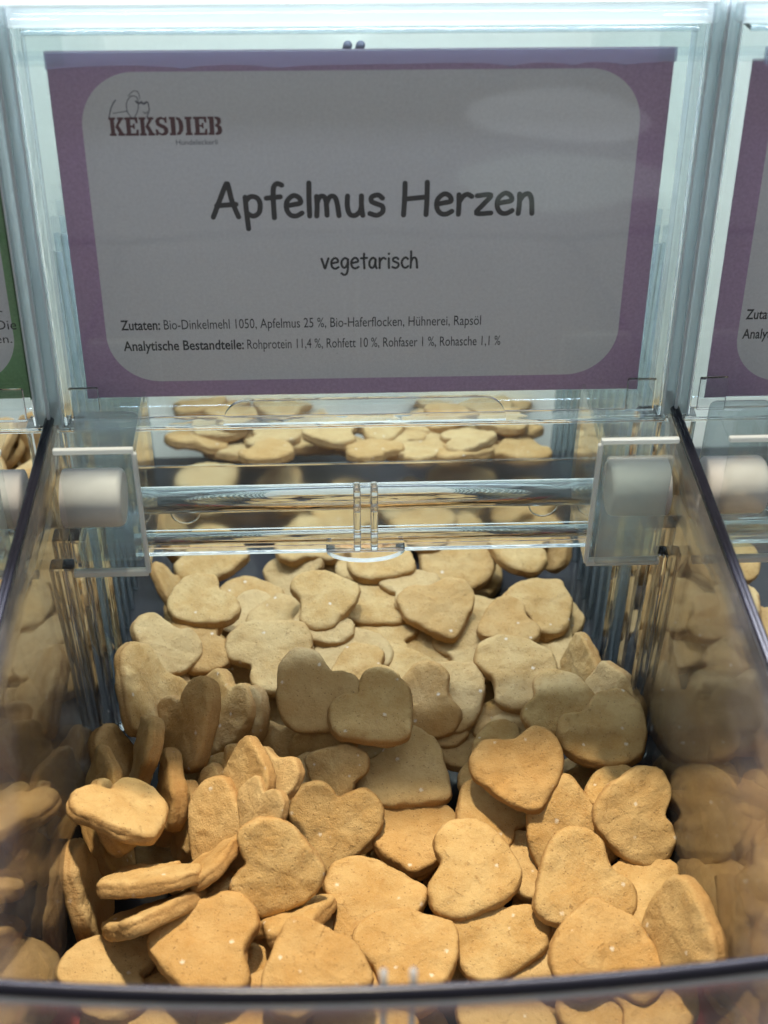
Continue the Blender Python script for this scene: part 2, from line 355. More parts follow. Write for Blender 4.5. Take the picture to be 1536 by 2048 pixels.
    extrude_poly(bm, [(104.5, 129.2), (-104.5, 129.2)]+lo, 4.0, 5.4, LM); obj('lilac_reflection_strip', bm, M_reflection, T)  # wavy strip shaped as the pale reflection along the card top
    # flap under the label
    bm = bmesh.new(); vbox(bm, (-117, -11.4, -2), (117, -9.4, 7), LM, bev=.5); obj('ledge', bm, M_edge, T)
    bm = bmesh.new(); vbox(bm, (-92, -31, -1), (92, -12, .8), LM); vbox(bm, (-92, -70, -1), (92, -30.9, .8), LM); obj('flap_panel', bm, M_sheet, T)
    pts = []
    for i in range(9): a = math.pi/2*i/8; pts.append((54-9+9*math.cos(a), -9+10*math.sin(a)))
    pts = pts+[(-x, y) for x, y in pts[::-1]]
    bm = bmesh.new(); extrude_poly(bm, pts, 5.2, 7.2, LM); obj('finger_tab', bm, M_rod, T)
    bm = bmesh.new(); vbox(bm, (-86, -39, 1.6), (86, -30, 2.8), LM); obj('frosted_band', bm, M_frost, T)
    bm = bmesh.new(); vbox(bm, (-86, -59.4, 1.6), (86, -51, 2.8), LM); obj('frosted_band', bm, M_frost, T)
    bm = bmesh.new(); tube(bm, [LM @ Vector((x, -44.8, 3)) for x in (-85, 0, 85)], 5.3, 20); obj('rod', bm, M_rod, T, smooth=True)
    bm = bmesh.new(); tube(bm, [LM @ Vector((x, -63, 3)) for x in (-93, 0, 93)], 2.6, 14); obj('lower_rod', bm, M_rod, T, smooth=True)
    bm = bmesh.new(); vbox(bm, (-93, -70.2, 0.9), (93, -68.4, 5), LM, bev=.5); obj('flap_lip', bm, M_rod, T)
    pts = [(16*math.cos(a), -68.6+6*math.sin(a)) for a in [-math.pi*i/14 for i in range(15)]]
    bm = bmesh.new(); extrude_poly(bm, pts[::-1], 1, 6, LM); obj('pull_tab', bm, M_rod, T)
    for s in (-1, 1):
        bm = bmesh.new(); vbox(bm, (s*3.4-1.5, -67, 1), (s*3.4+1.5, -38.5, 9.5), LM, bev=.9, seg=3); obj('clip_ridge', bm, M_rod, T, smooth=True)
        bm = bmesh.new(); tube(bm, [LM @ Vector((s*72+5.8*math.cos(a), -51+5.8*math.sin(a), 1.3)) for a in [2*math.pi*i/28 for i in range(28)]], .35, 5, closed=True); obj('ring_mark', bm, M_edge, T)
    # lugs with the white pins
    for s in (-1, 1):
        x0, x1 = (82.5, 110.5)
        a, b = sorted((s*x0, s*x1)); bm = bmesh.new()
        vbox(bm, (a+2, 411, 128), (b-2, 421, 166), bev=3, seg=3) if s < 0 else vbox(bm, (a+2, 379.5, 119), (b-2, 382.5, 168), bev=1.2, seg=3); obj('pivot_pocket', bm, M_milk2, T, smooth=True)
        bm = bmesh.new()
        for lo, hi in (((a, 385.5, 171.6), (b, 402, 173.0)), ((s*x0-.7, 386, 116), (s*x0+.7, 424, 171.4)), ((a, 386, 116), (b, 424, 117.4)), ((a+1, 384.6, 117.6), (b-1, 386, 171.4))):
            vbox(bm, tuple(min(p, q) for p, q in zip(lo, hi)), tuple(max(p, q) for p, q in zip(lo, hi)), bev=.3)
        obj('pivot_lug', bm, M_sheet, T)
        bm = bmesh.new()
        for lo, hi in (((a, 383.8, 171.2), (b, 386.0, 173.2)), ((s*x0-.9, 384, 116), (s*x0+.9, 386, 171)), ((a, 383.8, 114.8), (b, 386.6, 117.4))):
            vbox(bm, tuple(min(p, q) for p, q in zip(lo, hi)), tuple(max(p, q) for p, q in zip(lo, hi)), bev=.5)
        obj('lug_edge', bm, M_milk3, T)
        bm = bmesh.new(); vbox(bm, (a+2, 388, 118), (b-2, 420, 128), bev=2.5, seg=3); obj('lug_block', bm, M_sheet2, T)
        bm = bmesh.new(); pr = [(112, 0.01), (112, 11.0), (92, 11.0), (90.8, 10.6), (90.1, 9.8), (90, 9), (90, 0.01)]; rg = []
        for X, r in pr: rg.append([bm.verts.new(Vector((s*X, 397+r*math.cos(2*math.pi*i/40), 142.5+r*math.sin(2*math.pi*i/40)))*MM) for i in range(40)])
        for p, q in zip(rg, rg[1:]):
            for i in range(40): bm.faces.new((p[i], p[(i+1) % 40], q[(i+1) % 40], q[i]))
        bmesh.ops.recalc_face_normals(bm, faces=bm.faces)
        obj('pivot_pin', bm, M_pin, T, smooth=True)
        bm = bmesh.new(); vbox(bm, (min(s*93, s*85), 420, 96), (max(s*93, s*85), 433, 150), bev=1.5); obj('flap_cheek', bm, M_sheet, T)
    return T
bin0 = make_bin('clear plastic bulk bin in the middle holding heart biscuits under the purple Apfelmus Herzen label')
for dx, lab in ((-238.8, 'clear bulk bin cut off by the left edge, under the green bordered card'),
                (238.8, 'clear bulk bin cut off by the right edge, under the second purple card')):
    b = copy_tree(bin0); b.location.x = dx*MM; b['label'] = lab
for o in (bin0,): o['group'] = 'clear bulk bins side by side'
for o in list(C.objects):
    if o.get('category') == 'bin': o['group'] = 'clear bulk bins side by side'

# ------------------------------------------------------------ printed cards and their lettering
STR = {  # stroke letters: polylines in units of cap height, baseline 0
 'A': (.86, [[(.0, .0), (.22, .5), (.45, 1.0), (.52, 1.0), (.62, .5), (.80, .0)], [(.13, .36), (.74, .40)]]),
 'H': (.90, [[(.06, 1.0), (.05, .5), (.02, .0)], [(.76, 1.02), (.76, .5), (.74, .0)], [(.04, .50), (.76, .56)]]),
 'p': (.62, [[(.06, .62), (.08, .2), (.12, -.38)], [(.08, .50), (.22, .63), (.42, .60), (.52, .42), (.48, .14), (.30, .02), (.12, .10)]]),
 'f': (.52, [[(.52, .98), (.38, 1.03), (.26, .90), (.24, .5), (.25, -.04)], [(.02, .58), (.46, .62)]]),
 'e': (.60, [[(.06, .33), (.28, .37), (.50, .42), (.46, .58), (.28, .65), (.08, .48), (.06, .22), (.18, .04), (.36, .01), (.54, .10)]]),
 'l': (.24, [[(.10, 1.04), (.09, .5), (.10, .0)]]),
 'm': (.86, [[(.06, .62), (.07, .3), (.05, .0)], [(.07, .42), (.16, .60), (.30, .60), (.36, .42), (.38, .02)], [(.37, .40), (.48, .60), (.62, .60), (.70, .42), (.76, .0)]]),
 'u': (.62, [[(.06, .62), (.05, .3), (.12, .06), (.28, .0), (.44, .12), (.50, .30)], [(.50, .62), (.50, .3), (.54, .0)]]),
 's': (.56, [[(.46, .54), (.32, .64), (.12, .58), (.12, .44), (.28, .36), (.46, .28), (.46, .10), (.28, .0), (.06, .06)]]),
 'r': (.52, [[(.07, .62), (.08, .3), (.07, .0)], [(.08, .38), (.20, .56), (.34, .63), (.48, .56)]]),
 'z': (.58, [[(.06, .58), (.50, .60), (.28, .32), (.05, .03), (.52, .03)]]),
 'n': (.60, [[(.07, .62), (.08, .3), (.06, .0)], [(.08, .40), (.20, .58), (.36, .62), (.46, .44), (.50, .0)]]),
 'v': (.56, [[(.03, .62), (.14, .3), (.25, .02), (.36, .3), (.50, .64)]]),
 'g': (.60, [[(.48, .58), (.28, .64), (.08, .46), (.08, .20), (.26, .05), (.46, .26), (.50, .60), (.50, .1), (.42, -.28), (.24, -.38), (.06, -.28)]]),
 't': (.48, [[(.24, .90), (.23, .5), (.26, .0)], [(.03, .62), (.44, .64)]]),
 'a': (.60, [[(.46, .56), (.28, .64), (.08, .44), (.07, .16), (.24, .02), (.42, .18), (.48, .58), (.47, .2), (.55, .0)]]),
 'i': (.26, [[(.11, .60), (.11, .3), (.12, .0)], [(.11, .86), (.115, .88)]]),
 'c': (.54, [[(.48, .54), (.32, .64), (.12, .50), (.06, .26), (.18, .05), (.34, .01), (.50, .10)]]),
 'h': (.60, [[(.08, 1.0), (.08, .5), (.06, .0)], [(.08, .38), (.20, .58), (.36, .61), (.46, .44), (.50, .0)]]), ' ': (.42, [])}
def smooth_line(P, k=5):
    if len(P) < 3: return P
    out = []
    for i in range(len(P)-1):
        p0 = P[max(i-1, 0)]; p1 = P[i]; p2 = P[i+1]; p3 = P[min(i+2, len(P)-1)]
        for j in range(k):
            t = j/k; out.append(tuple(.5*((2*p1[c])+(-p0[c]+p2[c])*t+(2*p0[c]-5*p1[c]+4*p2[c]-p3[c])*t*t+(-p0[c]+3*p1[c]-3*p2[c]+p3[c])*t**3) for c in (0, 1)))
    return out+[P[-1]]
def stroke(bm, pts, r, Zp=.25):
    """inked line lying on the card, rounded ends, a hair proud of the paper"""
    pts = [Vector((x, y)) for x, y in pts]; n = len(pts); L = []; Rr = []
    for i in range(n):
        t = (pts[min(i+1, n-1)]-pts[max(i-1, 0)]).normalized(); s = Vector((-t.y, t.x))*r; L.append(pts[i]+s); Rr.append(pts[i]-s)
    d0 = (pts[0]-pts[1]).normalized(); d1 = (pts[-1]-pts[-2]).normalized()
    def cap(c, d): 
        a0 = math.atan2(d.y, d.x); return [c+Vector((math.cos(a0+t), math.sin(a0+t)))*r for t in (-1.05, -.52, 0, .52, 1.05)]
    va = [bm.verts.new((p.x*MM, p.y*MM, Zp*MM)) for p in L]; vb = [bm.verts.new((p.x*MM, p.y*MM, Zp*MM)) for p in Rr]
    for i in range(n-1): bm.faces.new((va[i], vb[i], vb[i+1], va[i+1]))
    c0 = [bm.verts.new((p.x*MM, p.y*MM, Zp*MM)) for p in cap(pts[0], d0)]; bm.faces.new([vb[0], va[0]]+c0[::-1] if 0 else [va[0]]+c0[::1]+[vb[0]])
    c1 = [bm.verts.new((p.x*MM, p.y*MM, Zp*MM)) for p in cap(pts[-1], d1)]; bm.faces.new([vb[-1]]+c1+[va[-1]])
def stroke_text(name, s, x0, x1, base, h, r, parent):
    W = sum(STR[c][0] for c in s); k = (x1-x0)/W; bm = bmesh.new(); x = x0; q = 0
    for c in s:
        for P in STR[c][1]:
            P = smooth_line([(x+(px*.88+.04)*k, base+py*h) for px, py in P])
            stroke(bm, P, r, .22+.012*(q % 3)); q += 1
        x += STR[c][0]*k
    for f in bm.faces:
        f.normal_update()
        if f.normal.z < 0: f.normal_flip()
    return obj(name, bm, M_print, parent)
def font_text(name, s, x0, x1, base, h, mat, parent, bold=0.0, z=.22, left=True):
    cu = bpy.data.curves.new(name, 'FONT'); cu.body = s; cu.size = 1; cu.resolution_u = 3; cu.offset = bold
    o = bpy.data.objects.new(name, cu); C.objects.link(o); bpy.context.view_layer.update()
    me = bpy.data.meshes.new_from_object(o.evaluated_get(bpy.context.evaluated_depsgraph_get())); C.objects.unlink(o)
    xs = [v.co.x for v in me.vertices]; a, b = min(xs), max(xs); sy = h/.73
    for v in me.vertices: v.co = Vector(((x0+(v.co.x-a)*(x1-x0)/(b-a))*MM, (base+v.co.y*sy)*MM, z*MM))
    me.materials.clear(); me.materials.append(mat); me.name = name
    r = bpy.data.objects.new(name, me); C.objects.link(r); r.parent = parent; return r
def slab_word(name, x0, x1, base, h, mat, parent):
    """KEKSDIEB in heavy slab letters"""
    G = {'K': [[(0, 0), (.42, 0), (.42, .13), (.34, .13), (.34, .87), (.42, .87), (.42, 1), (0, 1), (0, .87), (.08, .87), (.08, .13), (0, .13)],
               [(.36, .46), (.62, .87), (.54, .87), (.54, 1), (.92, 1), (.92, .87), (.84, .87), (.60, .56), (.86, .13), (.95, .13), (.95, 0), (.52, 0), (.52, .13), (.58, .13), (.44, .40)]],
         'E': [[(0, 0), (.84, 0), (.84, .34), (.72, .34), (.66, .13), (.36, .13), (.36, .45), (.50, .45), (.52, .36), (.62, .36), (.62, .66), (.52, .66), (.50, .56), (.36, .56), (.36, .87), (.64, .87), (.70, .68), (.82, .68), (.82, 1), (0, 1), (0, .87), (.09, .87), (.09, .13), (0, .13)]],
         'S': [[(.02, 0), (.14, 0), (.20, .07), (.40, -.02), (.68, .02), (.82, .18), (.80, .40), (.62, .55), (.32, .66), (.28, .80), (.40, .89), (.58, .84), (.64, .68), (.76, .68), (.76, 1), (.66, 1), (.60, .95), (.40, 1.02), (.16, .96), (.04, .80), (.08, .58), (.26, .46), (.52, .35), (.56, .20), (.42, .10), (.24, .16), (.14, .34), (.02, .34)]],
         'I': [[(0, 0), (.44, 0), (.44, .13), (.36, .13), (.36, .87), (.44, .87), (.44, 1), (0, 1), (0, .87), (.08, .87), (.08, .13), (0, .13)]]}
    G['D'] = [[(0, 0), (.38, 0), (.38, 1), (0, 1), (0, .87), (.09, .87), (.09, .13), (0, .13)], [(.44, 0), (.66, .04), (.84, .24), (.88, .5), (.84, .76), (.66, .96), (.44, 1), (.44, .87), (.56, .80), (.60, .5), (.56, .2), (.44, .13)]]
    G['B'] = [[(0, 0), (.38, 0), (.38, 1), (0, 1), (0, .87), (.09, .87), (.09, .13), (0, .13)], [(.44, .56), (.56, .62), (.58, .76), (.52, .87), (.44, .88), (.44, 1), (.68, .98), (.82, .88), (.82, .66), (.70, .54), (.84, .44), (.88, .22), (.78, .05), (.60, 0), (.44, 0), (.44, .12), (.56, .16), (.60, .28), (.56, .42), (.44, .46)]]
    Wd = {'K': .98, 'E': .90, 'S': .90, 'D': .98, 'I': .54, 'B': .95}; s = 'KEKSDIEB'; k = (x1-x0)/sum(Wd[c] for c in s); bm = bmesh.new(); x = x0
    for c in s:
        for P in G[c]:
            f = bm.faces.new([bm.verts.new(((x+px*k)*MM, (base+py*h)*MM, .22*MM)) for px, py in P]); f.normal_update()
            if f.normal.z < 0: f.normal_flip()
        x += Wd[c]*k
    bmesh.ops.triangulate(bm, faces=bm.faces[:])
    return obj(name, bm, mat, parent)
def card(label, dx, dy, mat, group=None):
    T = thing('label_card', label, 'label')
    T.matrix_world = Matrix.Translation(Vector((dx, 0, 0))*MM) @ Matrix.Translation(LM.translation*MM) @ LM.to_3x3().to_4x4() @ Matrix.Translation((0, dy*MM, 0))
    bm = bmesh.new(); vbox(bm, (-105, 0, -.15), (105, 128.4, .15)); obj('card_sheet', bm, mat, T); return T
X0 = -105; Y = 128.4
c0 = card('printed card with purple border reading Apfelmus Herzen, vegetarisch, in the middle bin', 0, 0, M_cardP)
stroke_text('title_print', 'Apfelmus Herzen', X0+51.3, X0+166.5, Y-57.6, 11.6, .92, c0)
stroke_text('subtitle_print', 'vegetarisch', X0+89.3, X0+125, Y-77.6, 6.3, .42, c0)
font_text('ingredients_print', 'Zutaten:', X0+15.2, X0+29.6, Y-100.6, 4.1, M_print, c0, .018)
font_text('ingredients_print', 'Bio-Dinkelmehl 1050, Apfelmus 25 %, Bio-Haferflocken, Hühnerei, Rapsöl', X0+31, X0+148.5, Y-100.6, 4.1, M_print, c0)
font_text('ingredients_print', 'Analytische Bestandteile:', X0+15.4, X0+60, Y-109, 4.1, M_print, c0, .018)
font_text('ingredients_print', 'Rohprotein 11,4 %, Rohfett 10 %, Rohfaser 1 %, Rohasche 1,1 %', X0+61.3, X0+156.2, Y-109, 4.1, M_print, c0)
slab_word('logo_print', X0+18.6, X0+57.2, Y-28.3, 6.3, M_logo, c0)
font_text('logo_print', 'Hundeleckerli', X0+40.8, X0+55.0, Y-31.6, 1.9, M_grey, c0)
bm = bmesh.new()
for P, r in (([(18.9, -22), (20.0, -18.5), (21.6, -16.2)], .2), ([(20.4, -20.6), (22.6, -20.3), (25.4, -19.9)], .14), ([(26.5, -22.3), (25.2, -20), (25.3, -17), (27.0, -14.9), (28.8, -15.3), (29.2, -17.4), (28.6, -20), (27.3, -22.3)], .16),
             ([(26.0, -14.9), (27.8, -13.2), (29.4, -13.6), (29.8, -15.8)], .14), ([(28.4, -16.6), (29.3, -17.4), (30.2, -16.8)], .3), ([(30.3, -17.0), (31.0, -17.5), (31.9, -16.9)], .34), ([(32.4, -17), (32.6, -19.5), (31.6, -22)], .2), ([(30.6, -20.2), (31.2, -20.8), (31.8, -20.2)], .16)):
    stroke(bm, smooth_line([(X0+x, Y+y) for x, y in P], 4), r, .22)
obj('logo_sketch', bm, M_grey, c0)
cL = card('printed card with green border and white rounded field in the bin at the left edge', -238.8+9.4, 0.6, M_cardG)
for s, xr, yb, hh in (('3,7', 98.2, 60.5, 4.2), ('%', 97.6, 55.3, 3.8), ('ür', 97.4, 33.4, 3.6), ('n. Die', 101.6, 28.2, 4.0), ('en.', 99.2, 22.8, 3.6)):
    font_text('info_print', s, xr-len(s)*2.3+(1.0 if '.' in s or ',' in s else 0), xr, yb, hh, M_print, cL)
cR = card('purple bordered card cut off by the right edge, in the right bin', 238.8-2, -4.2, M_cardP)
for s, x, x2, yb in (('Zutaten:', 11.5, 26, 32.6), ('Analytische', 11.3, 30.5, 24.6)): font_text('ingredients_print', s, X0+x, X0+x2, yb, 4.2, M_print, cR, .018)

# ------------------------------------------------------------ biscuits
def heart_outline(seed, n=72):
    rnd = random.Random(seed*77+5)
    P = [(0, -19.5), (5.5, -16.8), (12, -10.5), (17.6, -3), (20.4, 5), (18.3, 13.6), (11, 18.6), (4.2, 16.6), (0, 14.3)]
    sk = rnd.uniform(-1.6, 1.6); nd = rnd.uniform(-1.5, 2.0); tp = rnd.uniform(-1.2, 2.5); wd = rnd.uniform(.95, 1.04)
    pts = []
    for x, y in P+[(-x, y) for x, y in P[-2:0:-1]]:
        if x == 0 and y > 0: y -= -nd
        if y < -15: y += tp*(1 if x == 0 else .55)
        jx, jy = rnd.uniform(-.7, .7), rnd.uniform(-.7, .7); s = 1+.05*sk*(1 if x > 0 else -1)*.6
        pts.append(((x*wd*s+jx)+sk*.06*y, y*s+jy))
    m = len(pts); dense = []; out = []
    for i in range(m):
        p0, p1, p2, p3 = [pts[(i+k-1) % m] for k in range(4)]
        for j in range(16):
            t = j/16; dense.append([.5*((2*p1[c])+(-p0[c]+p2[c])*t+(2*p0[c]-5*p1[c]+4*p2[c]-p3[c])*t*t+(-p0[c]+3*p1[c]-3*p2[c]+p3[c])*t**3) for c in (0, 1)])
    L = [0]
    for i in range(len(dense)):
        a, b = dense[i], dense[(i+1) % len(dense)]; L.append(L[-1]+math.hypot(b[0]-a[0], b[1]-a[1]))
    T = L[-1]; k = 0
    for i in range(n):
        d = T*i/n
        while L[k+1] < d: k += 1
        f = (d-L[k])/(L[k+1]-L[k]+1e-9); a, b = dense[k], dense[(k+1) % len(dense)]
        out.append((a[0]+(b[0]-a[0])*f, a[1]+(b[1]-a[1])*f))
    return out
def biscuit_mesh(seed):
    N = 88; o = heart_outline(seed, N); rnd = random.Random(seed); bmh = rnd.uniform(-.5, .9); tw = rnd.uniform(-1.2, 1.2)
    prof = [(.12, 3.75), (.28, 3.75), (.44, 3.74), (.58, 3.72), (.70, 3.7), (.80, 3.66), (.87, 3.56), (.92, 3.38), (.955, 3.0), (.978, 2.5), (.991, 1.95), (.999, 1.4), (.992, .85), (.997, .35), (1.008, -.3), (1.006, -1.2), (.992, -2.1), (.965, -2.8), (.90, -3.1), (.6, -3.1), (.35, -3.1)]
    V = []; Fc = []; ofs = Vector((seed*31.7, seed*11.3, 4.1))
    def disp(x, y, z, s):
        p = Vector((x, y, z))
        lump = noise.noise(p*.085+ofs)*1.0+noise.noise(p*.19+ofs)*.8+noise.noise(p*.45+ofs)*.26
        bend = bmh*(1-(x*x+y*y)/400)*.9+tw*x*y/260
        e = (noise.noise(p*.16+ofs*2)*.5+noise.noise(p*.5+ofs*2)*.4+noise.noise(p*1.3+ofs)*.16)*s
        r = math.hypot(x, y)+1e-6
        return (x*(1+e/r), y*(1+e/r), z+lump*(1 if z > 0 else .6)+bend)
    V.append(disp(0, 0, 4.0, 0))
    for s, z in prof:
        for x, y in o: V.append(disp(x*s, y*s, z, s**3))
    V.append(disp(0, 0, -3.1, 0)); R = len(prof)
    for i in range(N): Fc.append((0, 1+i, 1+(i+1) % N))
    for r in range(R-1):
        for i in range(N): a = 1+r*N+i; b = 1+r*N+(i+1) % N; Fc.append((a, a+N, b+N, b))
    e = len(V)-1
    for i in range(N): Fc.append((e, 1+(R-1)*N+(i+1) % N, 1+(R-1)*N+i))
    me = bpy.data.meshes.new('heart_biscuit'); me.from_pydata([(a*MM, b*MM, c*MM) for a, b, c in V], [], Fc)
    me.materials.append(M_bis)
    for p in me.polygons: p.use_smooth = True
    return me
BM = [biscuit_mesh(k) for k in range(10)]
